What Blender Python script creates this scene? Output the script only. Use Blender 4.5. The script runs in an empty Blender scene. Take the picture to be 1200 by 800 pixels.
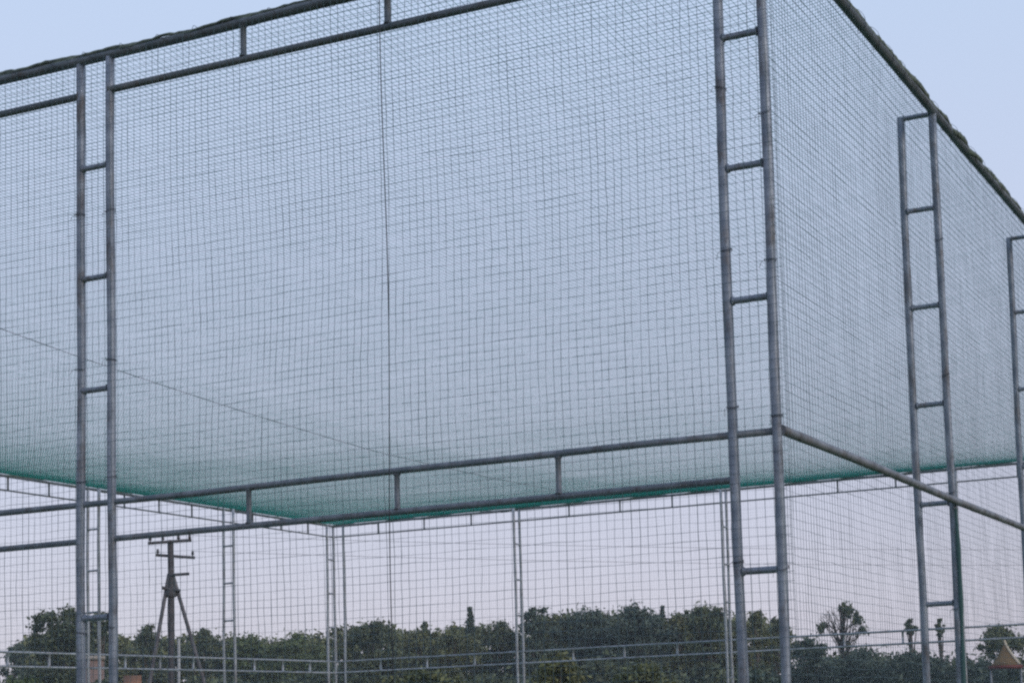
import bpy, math, random
import numpy as np
from mathutils import Matrix, Vector

sc = bpy.context.scene
R = math.radians
col = sc.collection

# ------------------------------------------------------------------ camera
YAW, PITCH, ROLL = 0.4048, 0.0899, 0.0351
fw = Vector((-math.sin(YAW) * math.cos(PITCH), math.cos(YAW) * math.cos(PITCH), math.sin(PITCH)))
rt = Vector((math.cos(YAW), math.sin(YAW), 0))
upv = rt.cross(fw)
c_, s_ = math.cos(ROLL), math.sin(ROLL)
ax = rt * c_ - upv * s_
ay = rt * s_ + upv * c_
cam = bpy.data.cameras.new('camera')
cam_o = bpy.data.objects.new('camera', cam)
col.objects.link(cam_o)
m = Matrix((ax, ay, -fw)).transposed().to_4x4()
m.translation = Vector((3.1145, -8.5933, 1.5566))
cam_o.matrix_world = m
cam.sensor_fit = 'HORIZONTAL'
cam.sensor_width = 36
cam.lens = 1989.13 * 36 / 1200
cam.shift_x = -0.1703
cam.shift_y = 0.2196
cam.clip_end = 3000
sc.camera = cam_o

# ------------------------------------------------------------------ sky, sun, exposure
SUN_AZ, SUN_EL = R(100), R(24)
w = bpy.data.worlds.new("World")
sc.world = w
w.use_nodes = True
nt = w.node_tree
bg = nt.nodes['Background']
sky = nt.nodes.new('ShaderNodeTexSky')
sky.sky_type = 'NISHITA'
sky.sun_disc = False
sky.sun_elevation = SUN_EL
sky.sun_rotation = SUN_AZ
sky.air_density = 1.0
sky.dust_density = 2.0
sky.ozone_density = 1.0
# thin even veil of high cloud and haze: paler and slightly pink at the horizon, all the way round
tc = nt.nodes.new('ShaderNodeTexCoord')
sx = nt.nodes.new('ShaderNodeSeparateXYZ')
rmp = nt.nodes.new('ShaderNodeValToRGB')
e = rmp.color_ramp.elements
e[0].position = 0.0
e[0].color = (7.3, 6.75, 7.8, 1)
e[1].position = 0.75
e[1].color = (4.3, 5.6, 8.2, 1)
k = rmp.color_ramp.elements.new(0.17)
k.color = (6.3, 6.6, 8.3, 1)
k = rmp.color_ramp.elements.new(0.40)
k.color = (5.8, 7.0, 9.2, 1)
mix = nt.nodes.new('ShaderNodeMix')
mix.data_type = 'RGBA'
mix.inputs['Factor'].default_value = 0.78
nt.links.new(tc.outputs['Generated'], sx.inputs[0])
nt.links.new(sx.outputs['Z'], rmp.inputs['Fac'])
nt.links.new(sky.outputs[0], mix.inputs['A'])
nt.links.new(rmp.outputs[0], mix.inputs['B'])
nt.links.new(mix.outputs['Result'], bg.inputs['Color'])
bg.inputs['Strength'].default_value = 0.1

sun = bpy.data.lights.new('sun', 'SUN')
sun.energy = 1.0
sun.angle = R(14)
sun.color = (1.0, 0.93, 0.84)
sun_o = bpy.data.objects.new('sun', sun)
col.objects.link(sun_o)
to_sun = Vector((math.sin(SUN_AZ) * math.cos(SUN_EL), math.cos(SUN_AZ) * math.cos(SUN_EL), math.sin(SUN_EL)))
sun_o.rotation_euler = to_sun.to_track_quat('Z', 'Y').to_euler()
sun_o.location = to_sun * 60

vs = sc.view_settings
vs.view_transform = 'Standard'
vs.look = 'None'
vs.gamma = 1
vs.use_curve_mapping = False
vs.exposure = 0.16
sc.cycles.use_denoising = False
sc.cycles.use_adaptive_sampling = False
sc.cycles.max_bounces = 6
sc.cycles.filter_width = 2.3

# ------------------------------------------------------------------ helpers
def tag(o, label=None, cat=None, group=None, kind=None):
    if label: o['label'] = label
    if cat: o['category'] = cat
    if group: o['group'] = group
    if kind: o['kind'] = kind
    return o

def new_mesh(name, V, F, mat, smooth=False):
    me = bpy.data.meshes.new(name)
    V = np.asarray(V, dtype=np.float32).reshape(-1, 3)
    F = np.asarray(F, dtype=np.int32)
    n, kk = F.shape
    me.vertices.add(len(V))
    me.vertices.foreach_set('co', V.ravel())
    me.loops.add(n * kk)
    me.loops.foreach_set('vertex_index', F.ravel())
    me.polygons.add(n)
    me.polygons.foreach_set('loop_start', np.arange(0, n * kk, kk, dtype=np.int32))
    try:
        me.polygons.foreach_set('loop_total', np.full(n, kk, dtype=np.int32))
    except Exception:
        pass
    if smooth:
        me.polygons.foreach_set('use_smooth', np.ones(n, dtype=bool))
    me.update(calc_edges=True)
    me.materials.append(mat)
    return me

def link(name, data, parent=None, loc=(0, 0, 0), rot=None):
    o = bpy.data.objects.new(name, data)
    col.objects.link(o)
    o.location = loc
    if rot: o.rotation_euler = rot
    if parent: o.parent = parent
    return o

def material(name, base, rough=0.6, metal=0.0, vary=None, scale=8.0, bump=0.0, detail=4.0, island=0.0, trans=0.0, obj_var=0.0):
    m = bpy.data.materials.new(name)
    m.use_nodes = True
    t = m.node_tree
    b = t.nodes['Principled BSDF']
    b.inputs['Roughness'].default_value = rough
    b.inputs['Metallic'].default_value = metal
    b.inputs['Base Color'].default_value = (*base, 1)
    out = None
    if vary:
        co = t.nodes.new('ShaderNodeTexCoord')
        nz = t.nodes.new('ShaderNodeTexNoise')
        nz.inputs['Scale'].default_value = scale
        nz.inputs['Detail'].default_value = detail
        t.links.new(co.outputs['Object'], nz.inputs['Vector'])
        rp = t.nodes.new('ShaderNodeValToRGB')
        rp.color_ramp.elements[0].position = 0.3
        rp.color_ramp.elements[1].position = 0.7
        rp.color_ramp.elements[0].color = (*base, 1)
        rp.color_ramp.elements[1].color = (*vary, 1)
        t.links.new(nz.outputs['Fac'], rp.inputs['Fac'])
        out = rp.outputs['Color']
        if bump:
            bp = t.nodes.new('ShaderNodeBump')
            bp.inputs['Strength'].default_value = bump
            bp.inputs['Distance'].default_value = 0.01
            t.links.new(nz.outputs['Fac'], bp.inputs['Height'])
            t.links.new(bp.outputs['Normal'], b.inputs['Normal'])
        if island:
            g = t.nodes.new('ShaderNodeNewGeometry')
            mul = t.nodes.new('ShaderNodeMapRange')
            mul.inputs['To Min'].default_value = 1 - island
            mul.inputs['To Max'].default_value = 1 + island
            t.links.new(g.outputs['Random Per Island'], mul.inputs['Value'])
            hs = t.nodes.new('ShaderNodeHueSaturation')
            t.links.new(out, hs.inputs['Color'])
            t.links.new(mul.outputs[0], hs.inputs['Value'])
            out = hs.outputs['Color']
        t.links.new(out, b.inputs['Base Color'])
    if trans:
        tr = t.nodes.new('ShaderNodeBsdfTranslucent')
        tr.inputs['Color'].default_value = (*base, 1)
        if out: t.links.new(out, tr.inputs['Color'])
        mx = t.nodes.new('ShaderNodeMixShader')
        mx.inputs[0].default_value = trans
        t.links.new(b.outputs[0], mx.inputs[1])
        t.links.new(tr.outputs[0], mx.inputs[2])
        t.links.new(mx.outputs[0], t.nodes['Material Output'].inputs['Surface'])
    return m

def steel(name, c0, c1, rust, rough, metal, amount):
    m = material(name, c0, rough, metal, c1, 6, 0.2, 6)
    t = m.node_tree
    b = t.nodes['Principled BSDF']
    src = b.inputs['Base Color'].links[0].from_socket
    g = t.nodes.new('ShaderNodeNewGeometry')
    mp = t.nodes.new('ShaderNodeMapping')
    mp.inputs['Scale'].default_value = (3.0, 3.0, 1.1)      # drips run down the pipe
    nz = t.nodes.new('ShaderNodeTexNoise')
    nz.inputs['Scale'].default_value = 2.6
    nz.inputs['Detail'].default_value = 8
    nz.inputs['Roughness'].default_value = 0.7
    mr = t.nodes.new('ShaderNodeMapRange')
    mr.inputs['From Min'].default_value = 0.50
    mr.inputs['From Max'].default_value = 0.66
    mr.inputs['To Max'].default_value = amount
    mx = t.nodes.new('ShaderNodeMix')
    mx.data_type = 'RGBA'
    t.links.new(g.outputs['Position'], mp.inputs['Vector'])
    t.links.new(mp.outputs[0], nz.inputs['Vector'])
    t.links.new(nz.outputs['Fac'], mr.inputs['Value'])
    t.links.new(mr.outputs[0], mx.inputs['Factor'])
    t.links.new(src, mx.inputs['A'])
    mx.inputs['B'].default_value = (*rust, 1)
    t.links.new(mx.outputs['Result'], b.inputs['Base Color'])
    ro = t.nodes.new('ShaderNodeMapRange')
    ro.inputs['To Min'].default_value = rough - 0.1
    ro.inputs['To Max'].default_value = rough + 0.3
    t.links.new(nz.outputs['Fac'], ro.inputs['Value'])
    t.links.new(ro.outputs[0], b.inputs['Roughness'])
    return m
M_steel = steel('galvanised_steel', (0.135, 0.16, 0.21), (0.34, 0.37, 0.43), (0.11, 0.085, 0.075), 0.45, 0.4, 0.8)
M_steel2 = steel('pale_galvanised_steel', (0.26, 0.285, 0.33), (0.44, 0.45, 0.48), (0.17, 0.14, 0.12), 0.4, 0.4, 0.6)
M_beam = steel('weathered_steel_beam', (0.080, 0.10, 0.115), (0.18, 0.19, 0.21), (0.09, 0.075, 0.065), 0.55, 0.3, 0.7)
M_rail = steel('grey_steel_rail', (0.11, 0.13, 0.155), (0.27, 0.28, 0.31), (0.10, 0.08, 0.07), 0.5, 0.4, 0.7)
M_net = material('slate_green_twine', (0.060, 0.105, 0.125), 0.8)
M_roofnet = material('teal_green_twine', (0.085, 0.46, 0.42), 0.8, trans=0.5)
M_rope = material('dark_green_rope', (0.045, 0.066, 0.062), 0.9, 0, (0.15, 0.18, 0.14), 22, 0.5)
M_cord = material('black_cord', (0.03, 0.035, 0.045), 0.8)
M_grass = material('grass', (0.045, 0.085, 0.025), 0.95, 0, (0.085, 0.105, 0.04), 0.6, 0.3, 8)
M_turf = material('artificial_turf', (0.03, 0.11, 0.03), 0.9, 0, (0.04, 0.14, 0.04), 40, 0.3)
M_pole = material('weathered_pole', (0.042, 0.038, 0.042), 0.8, 0, (0.085, 0.075, 0.08), 5, 0.4)
M_strut = material('pale_strut', (0.07, 0.062, 0.07), 0.7, 0.1, (0.15, 0.14, 0.15), 3, 0.3)
M_bark = material('bark', (0.07, 0.055, 0.045), 0.95, 0, (0.12, 0.10, 0.08), 6, 0.5)
LEAF = {
    'dark': material('leaves_dark', (0.072, 0.092, 0.048), 0.65, 0, (0.115, 0.134, 0.066), 0.5, 0, 2, island=0.45, trans=0.18),
    'olive': material('leaves_olive', (0.118, 0.132, 0.052), 0.65, 0, (0.17, 0.176, 0.074), 0.5, 0, 2, island=0.4, trans=0.2),
    'blue': material('leaves_bluish', (0.064, 0.092, 0.068), 0.65, 0, (0.098, 0.126, 0.086), 0.5, 0, 2, island=0.4, trans=0.18),
    'yellow': material('leaves_yellowish', (0.12, 0.13, 0.04), 0.65, 0, (0.18, 0.175, 0.07), 0.9, 0, 2, island=0.4, trans=0.2),
    'green': material('leaves_fresh', (0.096, 0.128, 0.046), 0.65, 0, (0.135, 0.165, 0.06), 0.5, 0, 2, island=0.4, trans=0.2),
}

# ------------------------------------------------------------------ ground
def sheet(name, x0, x1, y0, y1, z, mat):
    return link(name, new_mesh(name, [(x0, y0, z), (x1, y0, z), (x1, y1, z), (x0, y1, z)], [(0, 1, 2, 3)], mat))
tag(sheet('ground', -700, 700, -700, 700, 0.0, M_grass), kind='structure')
tag(sheet('playing_turf', -18.7, -0.1, 0.1, 22.6, 0.02, M_turf), kind='structure')

# ------------------------------------------------------------------ cage frame
H, S, MID, CH = 6.1, 0.75, 3.1, 0.245
LX, LY, BX, BY, BR, W = 18.8, 22.74, 4.7, 3.79, 3.74, 0.257
frame = link('cage_frame', None)
tag(frame, 'grey steel pipe frame of the tall netted sports cage, with ladder columns and lattice beams', 'cage frame')

_pipes = {}
def pipe_mesh(r, L, mat, bow=0):
    key = (round(r, 4), round(L, 3), mat.name, bow)
    if key not in _pipes:
        n = 14
        g = np.random.default_rng(bow * 13 + int(L * 100))
        a = np.arange(n) * 2 * math.pi / n
        ring = np.stack([np.cos(a), np.sin(a)], 1)
        fl = min(0.012, L * 0.1)
        if bow:        # long post: many rings, a few millimetres out of true
            zs = np.linspace(0, L, 25)
            ph = g.uniform(0, 6.28, 4)
            ox = 0.005 * np.sin(zs * 1.1 + ph[0]) + 0.002 * np.sin(zs * 3.3 + ph[1])
            oy = 0.005 * np.sin(zs * 1.0 + ph[2]) + 0.002 * np.sin(zs * 2.7 + ph[3])
            rr = r * (1 + 0.03 * np.sin(zs * 5 + ph[1]))
        else:          # welded piece: a bead flares at each end
            zs = np.array([0, fl * 0.5, fl, L / 2, L - fl, L - fl * 0.5, L])
            ox = oy = 0 * zs
            rr = r * np.array([1.45, 1.3, 1, 1, 1, 1.3, 1.45])
        V = [(x * q + dx, y * q + dy, z) for z, q, dx, dy in zip(zs, rr, ox, oy) for x, y in ring]
        m_ = len(zs)
        F = [(k * n + i, k * n + (i + 1) % n, (k + 1) * n + (i + 1) % n, (k + 1) * n + i) for k in range(m_ - 1) for i in range(n)]
        F += [tuple(range(n))[::-1], tuple(range((m_ - 1) * n, m_ * n))]
        me = bpy.data.meshes.new('pipe')
        me.from_pydata(V, [], F)
        for p in me.polygons: p.use_smooth = len(p.vertices) == 4
        me.materials.append(mat)
        _pipes[key] = me
    return _pipes[key]

BOW = [0]
def pipe(name, a, b, r, mat, parent):
    a, b = Vector(a), Vector(b)
    d = b - a
    bow = 0
    if name in ('post', 'top_beam', 'middle_rail'):
        BOW[0] += 1
        bow = 1 + BOW[0] % 7
    o = bpy.data.objects.new(name, pipe_mesh(r, d.length, mat, bow))
    col.objects.link(o)
    o.parent = parent
    # parents sit at the origin unless they are pipes themselves
    mw = Matrix.Translation(a) @ d.to_track_quat('Z', 'Y').to_matrix().to_4x4()
    if parent is not frame:
        o.matrix_parent_inverse = PM[parent.name].inverted()
    PM[o.name] = mw
    o.matrix_basis = mw
    return o
PM = {}

def column(outer, inner, rungs, r=0.0285, rr=0.019, mat=M_steel):
    pipe('post', (*outer, 0), (*outer, H - 0.0), r, mat, frame)
    p = pipe('post', (*inner, 0), (*inner, H - 0.012), r, mat, frame)
    o, i = Vector(outer), Vector(inner)
    d = (o - i).normalized() * (r * 0.9)
    for k in rungs:
        z = H - k * S
        pipe('rung', (*(i + d), z), (*(o - d), z), rr, mat, p)

def lattice(a, b, z, r1, r2, rs, mat, n=4, upper=True, label=None):
    a, b = Vector(a), Vector(b)
    if upper:
        pipe('upper_chord', (*a, z), (*b, z), r1, mat, frame)
    lo = pipe('lower_chord', (*a, z - CH), (*b, z - CH), r2, mat, frame)
    for k in range(1, n):
        q = a.lerp(b, k / n)
        pipe('strut', (*q, z - CH + r2 * 0.8), (*q, z - r1 * 0.8), rs, mat, lo)

# front wall, y = 0 : ladders lie in the plane of the wall
fx = [(0.0, -W), (-4.611, -4.611 - W), (-9.31, -9.31 - W), (-14.0, -14.0 - W), (-LX, -LX + W)]
for k, (a, b) in enumerate(fx):
    column((a, 0), (b, 0), [1, 2, 3, 5, 6, 7])
pipe('top_beam', (0.03, 0, H), (-LX, 0, H), 0.031, M_beam, frame)
pipe('middle_rail', (0, 0, MID), (-LX, 0, MID), 0.0205, M_rail, frame)
edges = [(-W, -4.611), (-4.611 - W, -9.31), (-9.31 - W, -14.0), (-14.0 - W, -LX + W)]
for x0, x1 in edges:
    lattice((x0, 0), (x1, 0), H, 0.03, 0.024, 0.020, M_beam, upper=False)
    lattice((x0, 0), (x1, 0), MID, 0.020, 0.020, 0.017, M_rail, upper=False)

# right wall, x = 0 : ladders stand square to the wall, reaching into the cage
for k in range(1, 6):
    column((0, BR * k), (-W, BR * k), [0.03, 1, 2, 3, 4, 5, 6, 7], r=0.0295)
pipe('top_beam', (0, 0, H), (0, LY, H), 0.033, M_beam, frame)
pipe('middle_rail', (0.025, -0.0, MID), (0.062, BR, MID), 0.027, M_rail, frame)
pipe('middle_rail', (0.062, BR, MID), (0.062, LY, MID), 0.027, M_rail, frame)

# back wall, y = LY
for k in range(0, 5):
    x = -LX + BX * k
    column((x, LY), (x, LY - W), [1, 2, 3, 5, 6, 7], r=0.028, mat=M_steel2)
    if k < 4:
        lattice((x, LY), (x + BX, LY), H, 0.024, 0.015, 0.017, M_beam)
        lattice((x, LY), (x + BX, LY), MID, 0.021, 0.020, 0.022, M_steel2)
# left wall, x = -LX
for k in range(0, 6):
    y = LY - BY * k
    if k == 0:
        p = pipe('post', (-LX + W, LY, 0), (-LX + W, LY, H - 0.012), 0.028, M_steel2, frame)
    else:
        column((-LX, y), (-LX + W, y), [1, 2, 3, 5, 6, 7], r=0.028, mat=M_steel2)
    lattice((-LX, y), (-LX, y - BY), H, 0.024, 0.015, 0.017, M_beam)
    lattice((-LX, y), (-LX, y - BY), MID, 0.021, 0.020, 0.022, M_steel2)

# ------------------------------------------------------------------ nets
rng = np.random.default_rng(7)
def wob(u, v, seed, amp, wl):
    g = np.random.default_rng(seed)
    z = np.zeros_like(u)
    for _ in range(5):
        a = g.uniform(0, 2 * math.pi)
        l = wl * g.uniform(0.6, 1.8)
        z += np.sin((u * math.cos(a) + v * math.sin(a)) * 2 * math.pi / l + g.uniform(0, 6.28))
    return z * amp / 2.2

def strings(P, r, a, b):
    """P (n strings, m nodes, 3) -> three-sided twine"""
    n, m_, _ = P.shape
    a, b = np.asarray(a, float), np.asarray(b, float)
    ang = np.array([0, 2.0944, 4.18879])
    off = np.cos(ang)[:, None] * a + np.sin(ang)[:, None] * b
    V = P[:, :, None, :] + off[None, None] * np.asarray(r)[:, :, None, None]
    idx = np.arange(n * m_ * 3).reshape(n, m_, 3)
    q = []
    for s in range(3):
        t = (s + 1) % 3
        q.append(np.stack([idx[:, :-1, s], idx[:, :-1, t], idx[:, 1:, t], idx[:, 1:, s]], -1).reshape(-1, 4))
    return V.reshape(-1, 3), np.concatenate(q)

def net(name, origin, eu, ev, en, Lu, Lv, seg, rad, mat, seed, shape, jit=0.0022, mesh=0.05, rough=0.20, wave=0.0025, spread=0.10, across=0.82):
    """square-mesh net spanned by eu * Lu and ev * Lv; shape(u, v) pushes it along en"""
    origin, eu, ev, en = [np.asarray(t, float) for t in (origin, eu, ev, en)]
    g = np.random.default_rng(seed)
    def pts(u, v):
        uu = u + wob(u, v, seed + 1, wave, 2.2) + g.normal(0, jit, u.shape)
        vv = v + wob(u, v, seed + 2, wave, 2.2) + g.normal(0, jit, u.shape)
        uu = np.clip(uu, 0, Lu); vv = np.clip(vv, 0, Lv)
        nn = shape(u, v)
        return origin + uu[..., None] * eu + vv[..., None] * ev + nn[..., None] * en
    nu, nv = int(Lu / mesh), int(Lv / mesh)
    def radii(n, m_):          # doubled, twisted and slack stretches
        q = g.normal(size=(n, m_))
        q = (q + np.roll(q, 1, 1) + 0.6 * np.roll(q, 1, 0)) / 1.5
        return rad * g.uniform(1 - spread, 1 + spread, (n, 1)) * np.clip(1 + rough * q, 0.45, 2.3)
    U, V_ = np.meshgrid(np.linspace(0, Lu, nu + 1), np.linspace(0, Lv, max(2, int(Lv / seg))), indexing='ij')
    V1, F1 = strings(pts(U, V_), radii(*U.shape), eu, en)
    V2_, U2 = np.meshgrid(np.linspace(0, Lv, nv + 1), np.linspace(0, Lu, max(2, int(Lu / seg))), indexing='ij')
    V2, F2 = strings(pts(U2, V2_), across * radii(*U2.shape), ev, en)
    me = new_mesh(name, np.concatenate([V1, V2]), np.concatenate([F1, F2 + len(V1)]), mat)
    return link(name, me)

def bays(u, pitch):
    return np.abs(np.sin(u * math.pi / pitch))
OFF = 0.045
n1 = net('wall_net', (-LX, -OFF, 0.02), (1, 0, 0), (0, 0, 1), (0, -1, 0), LX + 0.08, H - 0.02, 0.13, 0.00145, M_net, 11,
         lambda u, v: 0.03 * bays(u, BX) * wob(u, v, 5, 1.0, 3.0))
tag(n1, 'square-mesh net stretched over the near left wall of the cage', 'net')
n2 = net('wall_net', (0.036, -OFF, 0.02), (0, 1, 0), (0, 0, 1), (1, 0, 0), LY, H - 0.03, 0.13, 0.0014, M_net, 23,
         lambda u, v: 0.012 * bays(u, BR) * wob(u, v, 6, 1.0, 3.0))
tag(n2, 'square-mesh net stretched along the right wall, behind the sloping top beam', 'net')
n3 = net('wall_net', (-LX, LY + OFF, 0.02), (1, 0, 0), (0, 0, 1), (0, 1, 0), LX, H, 0.5, 0.0010, M_net, 31,
         lambda u, v: 0.03 * bays(u, BX) * wob(u, v, 7, 1.0, 3.0))
tag(n3, 'square-mesh net on the far wall, right of the far corner posts', 'net')
n4 = net('wall_net', (-LX - OFF, 0, 0.02), (0, 1, 0), (0, 0, 1), (-1, 0, 0), LY, H, 0.5, 0.0010, M_net, 37,
         lambda u, v: 0.03 * bays(u, BY) * wob(u, v, 8, 1.0, 3.0))
tag(n4, 'square-mesh net on the far wall, left of the far corner posts', 'net')
SAG = 1.0
def roof_shape(u, v):
    p = 1 - np.exp(-np.minimum(u, LX - u).clip(0.001) / 6.5)
    q = 1 - np.exp(-np.minimum(v, LY - v).clip(0.001) / 6.5)
    s = (p ** -2 + q ** -2 - 1) ** -0.5
    return -SAG * s + wob(u, v, 9, 0.004, 5.0) * np.minimum(1, 2 * s)
n5 = net('roof_net', (-LX, 0, H + 0.035), (1, 0, 0), (0, 1, 0), (0, 0, 1), LX, LY, 0.4, 0.0017, M_roofnet, 41, roof_shape, jit=0.0012, mesh=0.045, rough=0.10, wave=0.0025, spread=0.06, across=1.0)
tag(n5, 'teal green square-mesh net sagging over the top of the cage as its roof', 'net')

def tube(name, pts, rad, mat, parent=None, n=7, smooth=True):
    pts = np.asarray(pts, float)
    rad = np.broadcast_to(np.asarray(rad, float), (len(pts),))
    T = np.gradient(pts, axis=0)
    T /= np.linalg.norm(T, axis=1)[:, None] + 1e-12
    ref = np.array([0, 0, 1.0]) if abs(T[:, 2]).mean() < 0.8 else np.array([1.0, 0, 0])
    A = np.cross(T, ref); A /= np.linalg.norm(A, axis=1)[:, None] + 1e-12
    B = np.cross(T, A)
    ang = np.arange(n) * 2 * math.pi / n
    V = pts[:, None] + rad[:, None, None] * (np.cos(ang)[None, :, None] * A[:, None] + np.sin(ang)[None, :, None] * B[:, None])
    idx = np.arange(len(pts) * n).reshape(len(pts), n)
    F = np.stack([idx[:-1], np.roll(idx, -1, 1)[:-1], np.roll(idx, -1, 1)[1:], idx[1:]], -1).reshape(-1, 4)
    return link(name, new_mesh(name, V.reshape(-1, 3), F, mat, smooth), parent)

# rolled hem of the roof net along the beams: loosely twisted strands, laced on with cord
def hem(a, b, seed, parent, base, amp, step=0.035, off=(0, 0, 0.03), strands=2, tw=0.014):
    a, b = np.asarray(a, float), np.asarray(b, float)
    L = np.linalg.norm(b - a)
    ax_ = (b - a) / L
    sd = np.cross(ax_, (0, 0, 1.0))
    n = int(L / step)
    d = np.linspace(0, L, n)
    for k in range(strands):
        g = np.random.default_rng(seed * 10 + k)
        ph = d * 5.2 + 1.3 * np.sin(d * 0.9 + seed) + k * 2 * math.pi / strands
        w_ = tw * (1 + 0.5 * np.sin(d * 1.7 + k))
        P = a + ax_ * d[:, None] + np.asarray(off) + sd * (np.cos(ph) * w_)[:, None] + np.array([0, 0, 1.0]) * (np.sin(ph) * w_ + 0.008 * np.sin(d * 2.1 + seed))[:, None]
        P += g.normal(0, 0.002, P.shape)
        r = base + amp * (0.5 * np.sin(d * 3.3 + 2 * np.sin(d * 1.1 + k)) + g.uniform(-0.4, 0.4, n))
        tube('rolled_hem', P, r, M_rope, parent)
def lacing(a, b, rad, pitch, parent, seed, r=0.0017):
    a, b = np.asarray(a, float), np.asarray(b, float)
    L = np.linalg.norm(b - a); ax_ = (b - a) / L
    ref = np.array([0, 0, 1.0]) if abs(ax_[2]) < 0.8 else np.array([1.0, 0, 0])
    u = np.cross(ax_, ref); u /= np.linalg.norm(u); v = np.cross(ax_, u)
    d = np.linspace(0, L, int(L / pitch * 12))
    ph = d / pitch * 2 * math.pi + 0.9 * np.sin(d * 1.3 + seed)
    P = a + ax_ * d[:, None] + rad * (np.cos(ph)[:, None] * u + np.sin(ph)[:, None] * v)
    tube('lacing_cord', P, r, M_cord, parent, 4)
hem((0, 0, H), (0, LY, H), 1, n5, 0.021, 0.009, off=(0.008, 0, 0.026))
hem((0, 0, H), (-LX, 0, H), 2, n5, 0.013, 0.005, off=(0, -0.008, 0.026), tw=0.008)
hem((-LX, LY, H), (0, LY, H), 3, n5, 0.016, 0.006, 0.08, off=(0, 0, 0.01), strands=1)
hem((-LX, 0, H), (-LX, LY, H), 4, n5, 0.016, 0.006, 0.08, off=(0, 0, 0.01), strands=1)
lacing((0, 0, H + 0.012), (0, LY, H + 0.012), 0.050, 0.31, n5, 1)
lacing((0, -0.004, H + 0.008), (-LX, -0.004, H + 0.008), 0.042, 0.31, n5, 2)
# separate ties that bind the wall nets to the posts
def tie_mesh():
    ph = np.linspace(0, 5 * math.pi, 40)
    P = np.stack([0.0335 * np.cos(ph), 0.0335 * np.sin(ph) - 0.004, np.linspace(-0.008, 0.008, 40) + 0.004 * np.sin(ph)], 1)
    P = np.concatenate([P, [(-0.05, -0.02, -0.01), (-0.055, -0.03, -0.045)]])
    o = tube('net_tie', P, 0.0014, M_cord, n1, 4)
    return o
tie0 = tie_mesh()
first = True
gt = np.random.default_rng(3)
for (px_, py_, par) in ((0, 0, n1), (-W, 0, n1), (-4.611, 0, n1), (-4.611 - W, 0, n1), (0, BR, n2), (0, 2 * BR, n2)):
    for z in np.arange(0.5, H - 0.2, 0.9):
        o = tie0 if first else tie0.copy()
        if not first: col.objects.link(o)
        first = False
        o.parent = par
        o.location = (px_, py_, z + gt.uniform(-0.12, 0.12))
        o.rotation_euler = (gt.normal(0, 0.12), gt.normal(0, 0.12), gt.uniform(-0.8, 0.8))
# seam cord of the near left wall net
zz = np.linspace(0.05, H - 0.02, 60)
tube('seam_cord', np.stack([-2.44 + 0.012 * np.sin(zz * 1.9), np.full(60, -OFF - 0.02), zz], 1), 0.0032, M_cord, n1, 5)
# gathered edge of the right wall net, tied along a post
zz = np.linspace(0.02, 3.05, 70)
tube('gathered_edge', np.stack([0.030 + 0.006 * np.sin(zz * 3.1), np.full(70, BR - 0.02), zz], 1),
     0.017 + 0.006 * np.sin(zz * 11) * np.sin(zz * 3.7), material('teal_gather', (0.035, 0.085, 0.085), 0.85), n2, 8)
# rope under the roof
yy = np.linspace(0.0, LY, 80)
u_ = np.full(80, LX - 9.9)
rp = tube('support_rope', np.stack([-9.45 - 0.06 * yy, yy, H + 0.02 + roof_shape(u_, yy)], 1), 0.0036, M_cord, None, 5)
tag(rp, 'thin dark rope running slantwise under the roof net, left of the near left seam cord', 'rope')

# ------------------------------------------------------------------ utility pole
pole = link('utility_pole', None, None, (-35.58, 37.26, 0))
tag(pole, 'dark utility pole with crossarms and two slanting stays', 'utility pole')
rh = np.array([0.762, 0.647, 0.0])          # across the view
fh = np.array([-0.647, 0.762, 0.0])
zz = np.linspace(-0.1, 8.25, 14)
tube('pole_shaft', np.stack([0 * zz, 0 * zz, zz], 1), 0.14 - 0.045 * zz / 8.25, M_pole, pole, 10)
def arm(name, a, b, z0, z1, r, depth=0.0):
    A = rh * a + fh * depth + np.array([0, 0, z0]); B = rh * b + fh * depth + np.array([0, 0, z1])
    ts = np.linspace(0, 1, 5)[:, None]
    return tube(name, A + (B - A) * ts, r, M_pole, pole, 4, False)
def insulator(x, z, depth, par):
    P = np.array([[0, 0, 0], [0, 0, 0.03], [0, 0, 0.05], [0, 0, 0.09], [0, 0, 0.11], [0, 0, 0.16], [0, 0, 0.18]]) + rh * x + fh * depth + np.array([0, 0, z])
    return tube('insulator', P, [0.02, 0.02, 0.05, 0.055, 0.035, 0.045, 0.012], M_pole, par, 8)
a1 = arm('crossarm', -0.74, 0.68, 8.13, 8.24, 0.052, -0.12)
a2 = arm('crossarm', -0.50, 0.80, 7.76, 7.66, 0.050, 0.12)
a3 = arm('crossarm', 0.0, 0.60, 7.05, 7.09, 0.050, -0.1)
for x in (-0.66, -0.25, 0.25, 0.62): insulator(x, 8.22 + 0.05 * x, -0.12, a1)
for x in (-0.42, 0.72): insulator(x, 7.76 - 0.06 * x, 0.12, a2)
def leg(x0, z0, x1, dep):
    ts = np.linspace(0, 1, 6)[:, None]
    A = rh * x0 + np.array([0, 0, z0]); B = rh * x1 + fh * dep + np.array([0, 0, -0.05])
    tube('stay_leg', A + (B - A) * ts, 0.062, M_strut, pole, 8)
leg(-0.06, 7.10, -1.32, -0.25)
leg(0.06, 7.08, 1.98, -0.25)
arm('brace', -0.30, 0.30, 6.62, 6.50, 0.06, -0.14)
zc = np.linspace(0, 4.9, 6)
tube('conduit', np.stack([0.10 + 0.16 * rh[0] + 0 * zc, 0.16 * rh[1] + 0 * zc, zc], 1) - fh * 0.1, 0.05, material('pale_conduit', (0.35, 0.35, 0.37), 0.6, 0, (0.45, 0.45, 0.46), 3), pole, 8)
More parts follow.
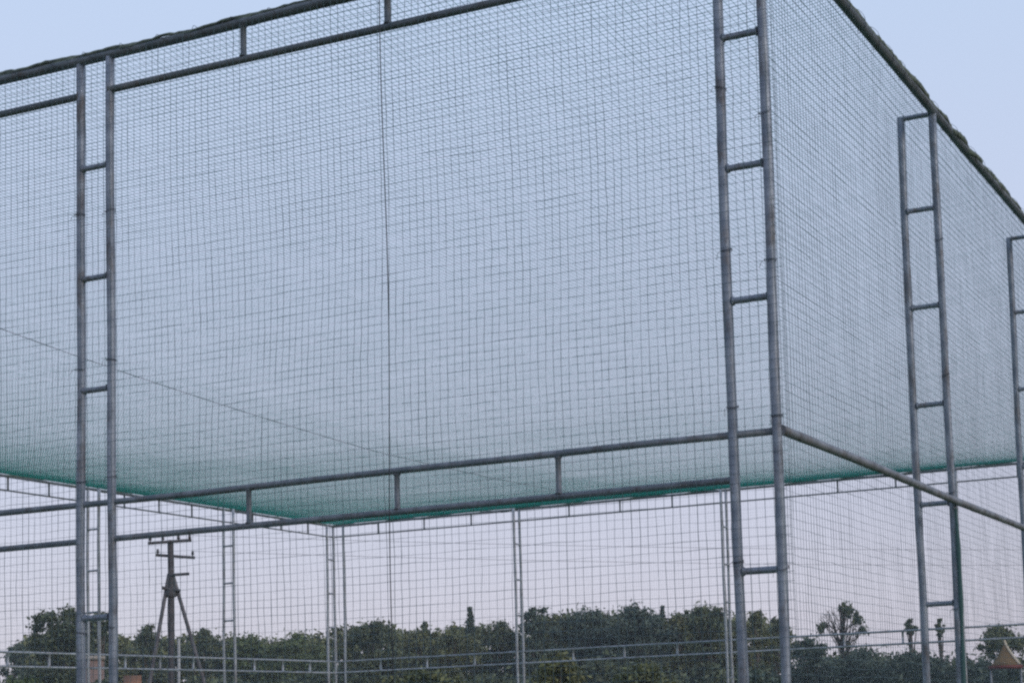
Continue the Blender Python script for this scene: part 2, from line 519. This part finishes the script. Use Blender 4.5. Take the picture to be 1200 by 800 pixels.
# the transformer-less clamp band at the head of the stays
tube('clamp_band', [(0, 0, 6.30), (0, 0, 6.34), (0, 0, 6.55), (0, 0, 6.58)], [0.14, 0.20, 0.20, 0.14], M_pole, pole, 10)

def wire(x, z, dep, far, sag, label):
    A = np.array([-35.58, 37.26, 0]) + rh * x + fh * dep + np.array([0, 0, z]); B = np.asarray(far, float)
    t = np.linspace(0, 1, 60)
    P = A + (B - A) * t[:, None]
    P[:, 2] -= sag * 4 * t * (1 - t)
    o = tube('power_line', P, 0.006, M_cord, None, 4)
    tag(o, label, 'wire', 'power lines')
wire(0.62, 8.40, -0.12, (26, 92, 9.2), 0.9, 'thin power line leaving the upper crossarm of the utility pole to the right')
wire(0.72, 7.88, 0.12, (27, 92, 8.4), 0.9, 'thin power line leaving the second crossarm of the utility pole to the right')

# ------------------------------------------------------------------ trees
def leaf_cloud(centres, radii, per, size, seed, flat=0.75):
    g = np.random.default_rng(seed)
    C_ = np.repeat(np.asarray(centres, float), per, 0)
    r_ = np.repeat(np.asarray(radii, float), per)
    n = len(C_)
    d = g.normal(size=(n, 3)); d /= np.linalg.norm(d, axis=1)[:, None]
    rr = np.minimum(np.abs(g.normal(0, 0.62, n)) + 0.12, 1.75)
    P = C_ + d * (r_ * rr)[:, None] * np.array([1, 1, flat])
    nrm = d * 0.6 + g.normal(size=(n, 3)) * 0.6 + np.array([0, 0, 0.35])
    nrm /= np.linalg.norm(nrm, axis=1)[:, None]
    a = np.cross(nrm, g.normal(size=(n, 3))); a /= np.linalg.norm(a, axis=1)[:, None]
    b = np.cross(nrm, a)
    s = size * g.uniform(0.5, 1.35, n)[:, None]
    Q = np.stack([P - a * s, P - b * s * 0.55 - a * 0.1 * s, P + a * s, P + b * s * 0.55], 1)
    return Q.reshape(-1, 3), np.arange(n * 4).reshape(n, 4)

def limb_tube(pts, r, n=6):
    pts = np.asarray(pts, float); r = np.asarray(r, float)
    T = np.gradient(pts, axis=0); T /= np.linalg.norm(T, axis=1)[:, None] + 1e-9
    ref = np.array([0.3, 0.9, 0.2])
    A = np.cross(T, ref); A /= np.linalg.norm(A, axis=1)[:, None]
    B = np.cross(T, A)
    ang = np.arange(n) * 2 * math.pi / n
    V = pts[:, None] + r[:, None, None] * (np.cos(ang)[None, :, None] * A[:, None] + np.sin(ang)[None, :, None] * B[:, None])
    idx = np.arange(len(pts) * n).reshape(len(pts), n)
    F = np.stack([idx[:-1], np.roll(idx, -1, 1)[:-1], np.roll(idx, -1, 1)[1:], idx[1:]], -1).reshape(-1, 4)
    return V.reshape(-1, 3), F

def tree(name, xy, h, r, leaf, label, seed, cat='tree', group=None, shape='round', base=0.25, nb=26, per=150, size=0.135, lean=(0, 0)):
    g = np.random.default_rng(seed)
    root = link(name, None, None, (xy[0], xy[1], 0))
    tag(root, label, cat, group)
    zb = h * base
    cz = (h + zb) / 2; hz = (h - zb) / 2
    cs, rs = [], []
    nb = int(nb * 1.9)
    for i in range(nb):
        t = g.uniform(-1, 1) if shape not in ('cone', 'column') else -1 + 2 * (i + 0.5) / nb
        if shape == 'round': env = math.sqrt(max(0.05, 1 - abs(t) ** 2.4))
        elif shape == 'cone': env = max(0.10, (1 - t) / 2) ** 0.8
        elif shape == 'umbrella': env = 0.35 + 0.65 * max(0, (t + 1) / 2) ** 0.7 if t < 0.7 else 0.7
        elif shape == 'column': env = 0.85
        else: env = 1.0
        a = g.uniform(0, 2 * math.pi)
        q = g.uniform(0.0, 1.0) ** 0.6
        br = r * g.uniform(0.17, 0.34) * (0.6 if shape == 'cone' and t > 0.3 else 1)
        br = min(br, hz * 0.6)
        if shape == 'column': br *= 1.25
        rad = max(0.0, r * env - br * 0.7) * q
        z = cz + t * (hz - br * 0.75)
        s = (z - zb) / max(0.1, h - zb)
        cs.append((rad * math.cos(a) + lean[0] * s, rad * math.sin(a) + lean[1] * s, z))
        rs.append(br)
    # one clump right at the top and a few stray sprigs that break the outline
    cs.append((lean[0] + g.uniform(-.2, .2) * r, lean[1] + g.uniform(-.2, .2) * r, h - r * 0.2)); rs.append(r * (0.08 if shape == 'cone' else 0.2))
    for i in range(6 if shape in ('round', 'box', 'umbrella') and r > 1.2 else 0):
        a = g.uniform(0, 6.28); t = g.uniform(0.1, 0.8)
        cs.append((r * 0.95 * math.cos(a) * math.sqrt(max(.1, 1 - t * t)), r * 0.95 * math.sin(a) * math.sqrt(max(.1, 1 - t * t)), cz + hz * t * 0.95)); rs.append(r * 0.16)
    V, F = leaf_cloud(cs, rs, per, size, seed + 1)
    V = V.reshape(-1, 3)
    V[:, 2] = np.maximum(V[:, 2], 0.05)
    link('crown', new_mesh('crown', V, F, LEAF[leaf]), root)
    # trunk with limbs
    Vs, Fs, n0 = [], [], 0
    top = h * 0.82
    zt = np.linspace(-0.05, top, 8)
    tr = max(0.05, 0.028 * h)
    sxy = np.stack([lean[0] * np.clip((zt - zb) / (h - zb), 0, 1) + 0.05 * r * np.sin(zt), lean[1] * np.clip((zt - zb) / (h - zb), 0, 1) + 0.05 * r * np.cos(zt * 1.3), zt], 1)
    v, f = limb_tube(sxy, tr * (1 - 0.8 * zt.clip(0) / top)); Vs.append(v); Fs.append(f + n0); n0 += len(v)
    for i in range(min(9, nb)):
        e_ = np.array(cs[i]); z0 = max(zb * 0.6, e_[2] - g.uniform(0.15, 0.4) * h)
        z0 = min(z0, top * 0.9)
        s0 = np.array([np.interp(z0, zt, sxy[:, 0]), np.interp(z0, zt, sxy[:, 1]), z0])
        tt = np.linspace(0, 1, 5)[:, None]
        pt = s0 + (e_ - s0) * tt + np.array([0, 0, 1.0]) * (0.1 * r) * np.sin(tt * math.pi)
        v, f = limb_tube(pt, np.linspace(tr * 0.4, tr * 0.10, 5), 5); Vs.append(v); Fs.append(f + n0); n0 += len(v)
    link('trunk', new_mesh('trunk', np.concatenate(Vs), np.concatenate(Fs), M_bark, True), root)
    return root

CAMXY = np.array([3.1145, -8.5933])
def far(x, y, k):      # move a spot k times farther out along its bearing
    p = CAMXY + (np.array([x, y]) - CAMXY) * k
    return (float(p[0]), float(p[1]))
K = 2.1
def T(name, x, y, h, r, leaf, label, seed, k=K, wide=1.25, **kw):
    return tree(name, far(x, y, k), 1.5566 + (h - 1.5566) * k, r * k * wide, leaf, label, seed, **kw)

GT = 'trees in the wood behind the cage'
T('leafy_tree', -46.26, 41.03, 5.40, 0.70, 'blue', 'low dark tree at the far left edge, left of the big dark tree', 101, group=GT)
T('leafy_tree', -32.61, 29.19, 5.46, 0.95, 'dark', 'big dark tree just left of the near left ladder column', 102, group=GT, shape='box', base=0.12, nb=46, per=180)
T('leafy_tree', -33.24, 31.34, 5.42, 0.42, 'dark', 'tree whose leafy top shows between the two posts of the near left ladder column', 103, group=GT, shape='umbrella', base=0.3)
T('leafy_tree', -38.80, 39.77, 5.70, 0.62, 'dark', 'bushy tree directly behind the left stay of the utility pole', 104, group=GT)
T('leafy_tree', -39.90, 39.20, 5.20, 0.90, 'olive', 'olive tree between the near left ladder column and the utility pole', 124, group=GT)
T('leafy_tree', -38.57, 42.58, 5.58, 0.66, 'dark', 'dark tree just right of the utility pole', 105, group=GT)
T('leafy_tree', -37.31, 43.57, 5.36, 1.15, 'green', 'broad green tree directly right of the far ladder column with rungs', 106, group=GT, nb=40)
T('leafy_tree', -34.63, 43.09, 5.30, 1.20, 'green', 'broad green tree directly left of the far corner posts', 107, group=GT, nb=40)
T('leafy_tree', -29.11, 39.63, 5.33, 1.02, 'dark', 'rounded dark tree directly right of the far corner posts', 108, group=GT, nb=40, per=180)
T('leafy_tree', -33.23, 48.88, 5.60, 0.95, 'olive', 'flat-topped olive tree right of the rounded dark tree', 109, group=GT, nb=34)
T('leafy_tree', -35.00, 52.49, 6.05, 0.30, 'dark', 'thin sprig of a tree standing above the flat-topped olive tree', 110, group=GT, base=0.5, nb=12)
T('leafy_tree', -31.00, 47.91, 5.50, 1.05, 'olive', 'spreading olive tree beneath the small pointed tree top', 111, group=GT, nb=34)
T('conifer', -32.42, 51.71, 6.50, 0.42, 'blue', 'small pointed conifer top rising above the wood left of the middle far column', 112, group=GT, shape='cone', base=0.6, nb=44, per=50, size=0.13)
T('leafy_tree', -31.44, 52.28, 5.92, 0.85, 'dark', 'tree directly left of the middle far column', 113, group=GT, nb=30)
T('leafy_tree', -25.48, 44.16, 5.72, 0.47, 'blue', 'narrow round-topped dark tree directly right of the middle far column', 114, group=GT, shape='column', nb=30, per=180)
T('leafy_tree', -27.56, 49.85, 5.80, 0.80, 'olive', 'olive tree between the narrow round-topped tree and the broad dark hump', 115, group=GT, nb=30)
T('leafy_tree', -25.48, 48.66, 5.88, 1.30, 'blue', 'broad dark bluish tree forming the left half of the tall hump', 116, group=GT, nb=46, per=180)
T('leafy_tree', -23.12, 47.58, 5.88, 1.30, 'blue', 'broad dark bluish tree forming the right half of the tall hump', 117, group=GT, nb=46, per=180)
T('conifer', -25.42, 55.33, 6.30, 0.36, 'blue', 'slim pointed tree poking out at the right end of the tall hump', 118, group=GT, shape='cone', base=0.55, nb=40, per=50, size=0.13)
T('leafy_tree', -23.22, 51.93, 5.72, 0.85, 'olive', 'olive tree in the dip right of the tall hump', 119, group=GT, nb=30)
T('leafy_tree', -18.91, 45.06, 5.52, 0.92, 'dark', 'dark tree with a branch jutting left, behind the far column beside the near corner', 120, group=GT, nb=34, lean=(-0.6, -0.3), shape='umbrella')
T('leafy_tree', -19.71, 51.20, 5.58, 0.55, 'olive', 'tree top showing between the two near corner posts', 121, group=GT, nb=26)
T('leafy_tree', -19.69, 53.34, 5.40, 0.50, 'dark', 'small dark tree showing against the outer near corner post', 122, group=GT, nb=22)
T('leafy_tree', -15.32, 44.28, 4.15, 0.90, 'blue', 'low bluish tree directly right of the near corner posts', 123, group=GT, nb=34)
T('leafy_tree', -13.02, 42.94, 3.62, 1.15, 'blue', 'low dark tree mass beneath the sparse tree', 125, group=GT, nb=40)
T('leafy_tree', -10.94, 41.47, 3.50, 1.10, 'blue', 'low dark tree mass left of the right wall ladder column', 126, group=GT, nb=40)
T('leafy_tree', -13.15, 49.16, 4.80, 0.25, 'dark', 'little round-headed tree on a thin stem left of the right wall ladder column', 127, group=GT, base=0.86, nb=12, wide=0.95, per=90, size=0.11)
T('leafy_tree', -12.18, 49.42, 4.76, 0.22, 'dark', 'little thin tree seen between the posts of the right wall ladder column', 128, group=GT, base=0.84, nb=10, wide=0.85, per=80, size=0.11)
T('leafy_tree', -8.84, 44.07, 4.22, 0.85, 'olive', 'tree at the far right edge behind the tawny canopy', 129, group=GT, nb=30)
T('leafy_tree', -8.60, 40.60, 3.05, 1.00, 'blue', 'low tree right of the right wall ladder column, below the tawny canopy', 130, group=GT, nb=34)

# the sparse tree: bare twigs to the left, leaves only on the right
def sparse_tree():
    g = np.random.default_rng(55)
    x, y = far(-14.84, 46.56, K)
    h = 1.5566 + (5.38 - 1.5566) * K
    root = link('sparse_tree', None, None, (x, y, 0))
    tag(root, 'sparse tree with bare twigs on its left and leaves on its right', 'tree', GT)
    e = np.array([0.937, 0.349, 0])      # across the view, to the right
    f = np.array([-0.349, 0.937, 0])
    Vs, Fs, n0 = [], [], 0
    def add(p, r, n=5):
        nonlocal n0
        v, q = limb_tube(p, r, n); Vs.append(v); Fs.append(q + n0); n0 += len(v)
    zt = np.linspace(-0.05, h * 0.72, 8)
    add(np.stack([0.15 * np.sin(zt * .5), 0 * zt, zt], 1), 0.20 * (1 - 0.6 * zt.clip(0) / h), 7)
    crown_c, crown_r = [], []
    for i in range(44):
        side = g.uniform(-1, 1)
        z0 = h * g.uniform(0.5, 0.72)
        s0 = np.array([0.15 * math.sin(z0 * .5), 0, z0])
        tip = e * side * 1.75 + f * g.uniform(-1.2, 1.2) + np.array([0, 0, h - 0.15 - 0.8 * side * side - abs(g.normal(0, 0.35)) - (0.9 * side * side if side > 0 else 0)])
        tt = np.linspace(0, 1, 6)[:, None]
        p = s0 + (tip - s0) * tt + np.array([0, 0, 0.35]) * np.sin(tt * math.pi)
        p[1:-1] += g.normal(0, 0.05, (4, 3))
        add(p, np.linspace(0.06, 0.016, 6), 4)
        for j in range(3):
            b0 = p[g.integers(2, 5)]
            b1 = b0 + e * g.normal(0, .4) + f * g.normal(0, .4) + np.array([0, 0, g.uniform(0, .55)])
            add(np.linspace(b0, b1, 3), [0.022, 0.016, 0.010], 3)
        if side > 0.05:
            crown_c.append(tip - np.array([0, 0, 0.1])); crown_r.append(g.uniform(0.22, 0.42))
        elif side < -0.6:
            crown_c.append(tip - np.array([0, 0, 0.9])); crown_r.append(0.22)
    link('trunk', new_mesh('trunk', np.concatenate(Vs), np.concatenate(Fs), M_bark, True), root)
    V, F = leaf_cloud(crown_c, crown_r, 46, 0.13, 77)
    link('crown', new_mesh('crown', V, F, LEAF['dark']), root)
sparse_tree()

# the wood behind them reads as one mass
def wood(name, az0, az1, D0, D1, t0, t1, n, leaf, seed, size=0.24):
    g = np.random.default_rng(seed)
    az = g.uniform(az1, az0, n)
    D = g.uniform(D0, D1, n)
    prof = t0 + (t1 - t0) * (0.5 + 0.5 * np.sin(az * 61 + seed) * np.sin(az * 23 + 2 * seed))
    top = 1.5566 + D * prof
    z = top * g.uniform(0.05, 1, n) ** 0.6
    cs = np.stack([CAMXY[0] - np.sin(az) * D, CAMXY[1] + np.cos(az) * D, z], 1)
    V, F = leaf_cloud(cs, g.uniform(0.5, 1.25, n), 60, size, seed)
    V[:, 2] = np.maximum(V[:, 2], 0.05)
    o = link(name, new_mesh(name, V, F, LEAF[leaf]))
    return o
tag(wood('far_wood', 0.78, 0.345, 150, 170, 0.050, 0.060, 2500, 'olive', 91), 'continuous olive wood filling the gaps behind the single trees', 'wood', kind='stuff')
tag(wood('far_wood', 0.495, 0.385, 138, 150, 0.057, 0.065, 800, 'dark', 95), 'dark wood rising behind the tall hump of trees', 'wood', kind='stuff')
tag(wood('far_wood', 0.78, 0.24, 118, 128, 0.020, 0.034, 1700, 'dark', 93), 'dark undergrowth along the foot of the wood', 'undergrowth', kind='stuff')

# bushes just beyond the far walls of the cage
GB = 'bushes beyond the far walls of the cage'
def bush(x, y, h, r, leaf, label, seed, **kw):
    return tree('bush', (x, y), h, r, leaf, label, seed, cat='bush', group=GB, base=0.03, nb=kw.pop('nb', 40), per=kw.pop('per', 110), size=kw.pop('size', 0.07), **kw)
bush(-16.34, 28.63, 3.34, 1.0, 'yellow', 'yellowish olive bush at the bottom, directly right of the middle far column', 401)
bush(-14.5, 29.6, 3.10, 1.2, 'olive', 'olive bush at the bottom, right of the yellowish one', 402)
bush(-20.2, 28.72, 3.25, 1.5, 'olive', 'olive green bush at the bottom, left of the middle far column', 403)
bush(-24.3, 27.9, 3.0, 1.0, 'dark', 'dark bush at the bottom, right of the far corner posts', 404)
bush(-12.4, 31.9, 2.75, 1.2, 'blue', 'dark bluish bush at the bottom, directly left of the near corner posts', 405)
bush(-28.4, 23.3, 3.25, 1.1, 'green', 'fresh green bush at the bottom left edge', 406)
bush(-32.6, 30.6, 3.35, 0.8, 'dark', 'dark bush at the bottom, behind the near left ladder column', 408)
bush(-29.6, 31.0, 3.0, 1.3, 'dark', 'dark bush at the bottom, right of the utility pole', 407)

# ------------------------------------------------------------------ small buildings
M_brick = material('pinkish_brick', (0.19, 0.13, 0.115), 0.9, 0, (0.25, 0.18, 0.16), 5, 0.3)
M_tile = material('orange_tile', (0.22, 0.095, 0.05), 0.8, 0, (0.30, 0.15, 0.08), 6, 0.3)
M_tawny = material('tawny_canvas', (0.13, 0.075, 0.035), 0.9, 0, (0.21, 0.13, 0.05), 3, 0.2)
M_red = material('red_trim', (0.15, 0.03, 0.03), 0.7, 0, (0.19, 0.045, 0.04), 6)
M_cream = material('cream_edge', (0.62, 0.50, 0.36), 0.8, 0, (0.70, 0.58, 0.42), 6)
M_navy = material('navy_wall', (0.03, 0.04, 0.09), 0.8, 0, (0.04, 0.05, 0.12), 6)
M_door = material('dark_door', (0.05, 0.045, 0.04), 0.7, 0, (0.07, 0.06, 0.05), 6)

def box(name, lo, hi, mat, parent):
    (x0, y0, z0), (x1, y1, z1) = lo, hi
    V = [(x0, y0, z0), (x1, y0, z0), (x1, y1, z0), (x0, y1, z0), (x0, y0, z1), (x1, y0, z1), (x1, y1, z1), (x0, y1, z1)]
    F = [(0, 3, 2, 1), (4, 5, 6, 7), (0, 1, 5, 4), (1, 2, 6, 5), (2, 3, 7, 6), (3, 0, 4, 7)]
    return link(name, new_mesh(name, V, F, mat), parent)

def gable(name, x0, x1, y0, y1, z0, zr, th, mat, parent):
    ym = (y0 + y1) / 2
    V, F = [], []
    for (ya, yb) in ((y0, ym), (y1, ym)):
        n = len(V)
        V += [(x0, ya, z0), (x1, ya, z0), (x1, yb, zr), (x0, yb, zr), (x0, ya, z0 + th), (x1, ya, z0 + th), (x1, yb, zr + th), (x0, yb, zr + th)]
        F += [(n, n + 3, n + 2, n + 1), (n + 4, n + 5, n + 6, n + 7), (n, n + 1, n + 5, n + 4), (n + 1, n + 2, n + 6, n + 5), (n + 2, n + 3, n + 7, n + 6), (n + 3, n, n + 4, n + 7)]
    return link(name, new_mesh(name, V, F, mat), parent)

# brick hut showing between the posts of the near left column
hut = link('brick_hut', None, None, (-38.85, 37.05, 0), (0, 0, 0.70))
tag(hut, 'small pinkish brick hut half hidden behind the near left ladder column', 'hut')
wl = box('wall', (-0.42, -0.6, 0), (0.40, 0.5, 4.30), M_brick, hut)
box('roof_slab', (-0.47, -0.66, 4.302), (0.45, 0.56, 4.44), material('slab', (0.30, 0.26, 0.23), 0.9, 0, (0.36, 0.32, 0.29), 4), hut)
dr = box('door', (-0.35, -0.64, 0), (0.35, -0.58, 2.0), M_door, hut)
box('handle', (0.22, -0.68, 1.0), (0.27, -0.64, 1.12), M_steel, dr)
# orange tiled lean-to left of the pole
lt = link('tiled_shed', None, None, (-33.95, 33.5, 0), (0, 0, 0.70))
tag(lt, 'small shed with an orange tiled roof at the bottom, left of the utility pole', 'shed')
box('wall', (-0.22, -0.3, 0), (0.22, 0.5, 3.05), M_brick, lt)
gable('roof', -0.27, 0.27, -0.4, 0.6, 3.02, 3.5, 0.06, M_tile, lt)
box('door', (-0.15, -0.33, 0), (0.15, -0.296, 1.9), M_door, lt)

# tawny canopy at the far right
kp = link('canopy_stall', None, None, (-7.90, 40.2, 0), (0, 0, 0.22))
tag(kp, 'stall with a tawny pointed canopy and red trim at the bottom right edge', 'stall')
box('counter', (-0.42, -0.55, 0), (0.50, 0.6, 1.1), M_navy, kp)
for sx_ in (-0.39, 0.46):
    for sy_ in (-0.5, 0.55):
        pipe_o = tube('pole', [(sx_, sy_, 0), (sx_, sy_, 1.4), (sx_, sy_, 2.8)], 0.03, M_steel, kp, 8)
hp = 0.06
# four-sided canopy with concave flanks
N = 9
rows = []
for i in range(N):
    t = i / (N - 1)
    f_ = (1 - t) ** 1.35
    rows.append([(0.04 + sx_ * 0.40 * f_ , 0.03 + sy_ * 0.60 * f_, 2.80 + 0.72 * t) for sx_, sy_ in ((-1, -1), (1, -1), (1, 1), (-1, 1))])
V = [p for r_ in rows for p in r_]
F = [(4 * i + j, 4 * i + (j + 1) % 4, 4 * i + 4 + (j + 1) % 4, 4 * i + 4 + j) for i in range(N - 1) for j in range(4)]
cn = link('canopy', new_mesh('canopy', V, F, M_tawny), kp)
md = cn.modifiers.new('thick', 'SOLIDIFY'); md.thickness = 0.02
tube('hip_edge', [rows[i][1] for i in range(N)], 0.035, M_cream, cn, 6)
box('red_fascia', (-0.45, -0.64, 2.70), (0.53, 0.68, 2.79), M_red, kp)

# ------------------------------------------------------------------ evening haze
hz = bpy.data.materials.new('haze')
hz.use_nodes = True
t = hz.node_tree
t.nodes.remove(t.nodes['Principled BSDF'])
pv = t.nodes.new('ShaderNodeVolumePrincipled')
pv.inputs['Color'].default_value = (0.86, 0.90, 0.97, 1)
pv.inputs['Density'].default_value = 0.00045
pv.inputs['Anisotropy'].default_value = 0.1
t.links.new(pv.outputs[0], t.nodes['Material Output'].inputs['Volume'])
tag(box('haze', (-720, -720, -1.0), (720, 720, 15.0), hz, None), 'thin even haze in the air', 'haze', kind='stuff')
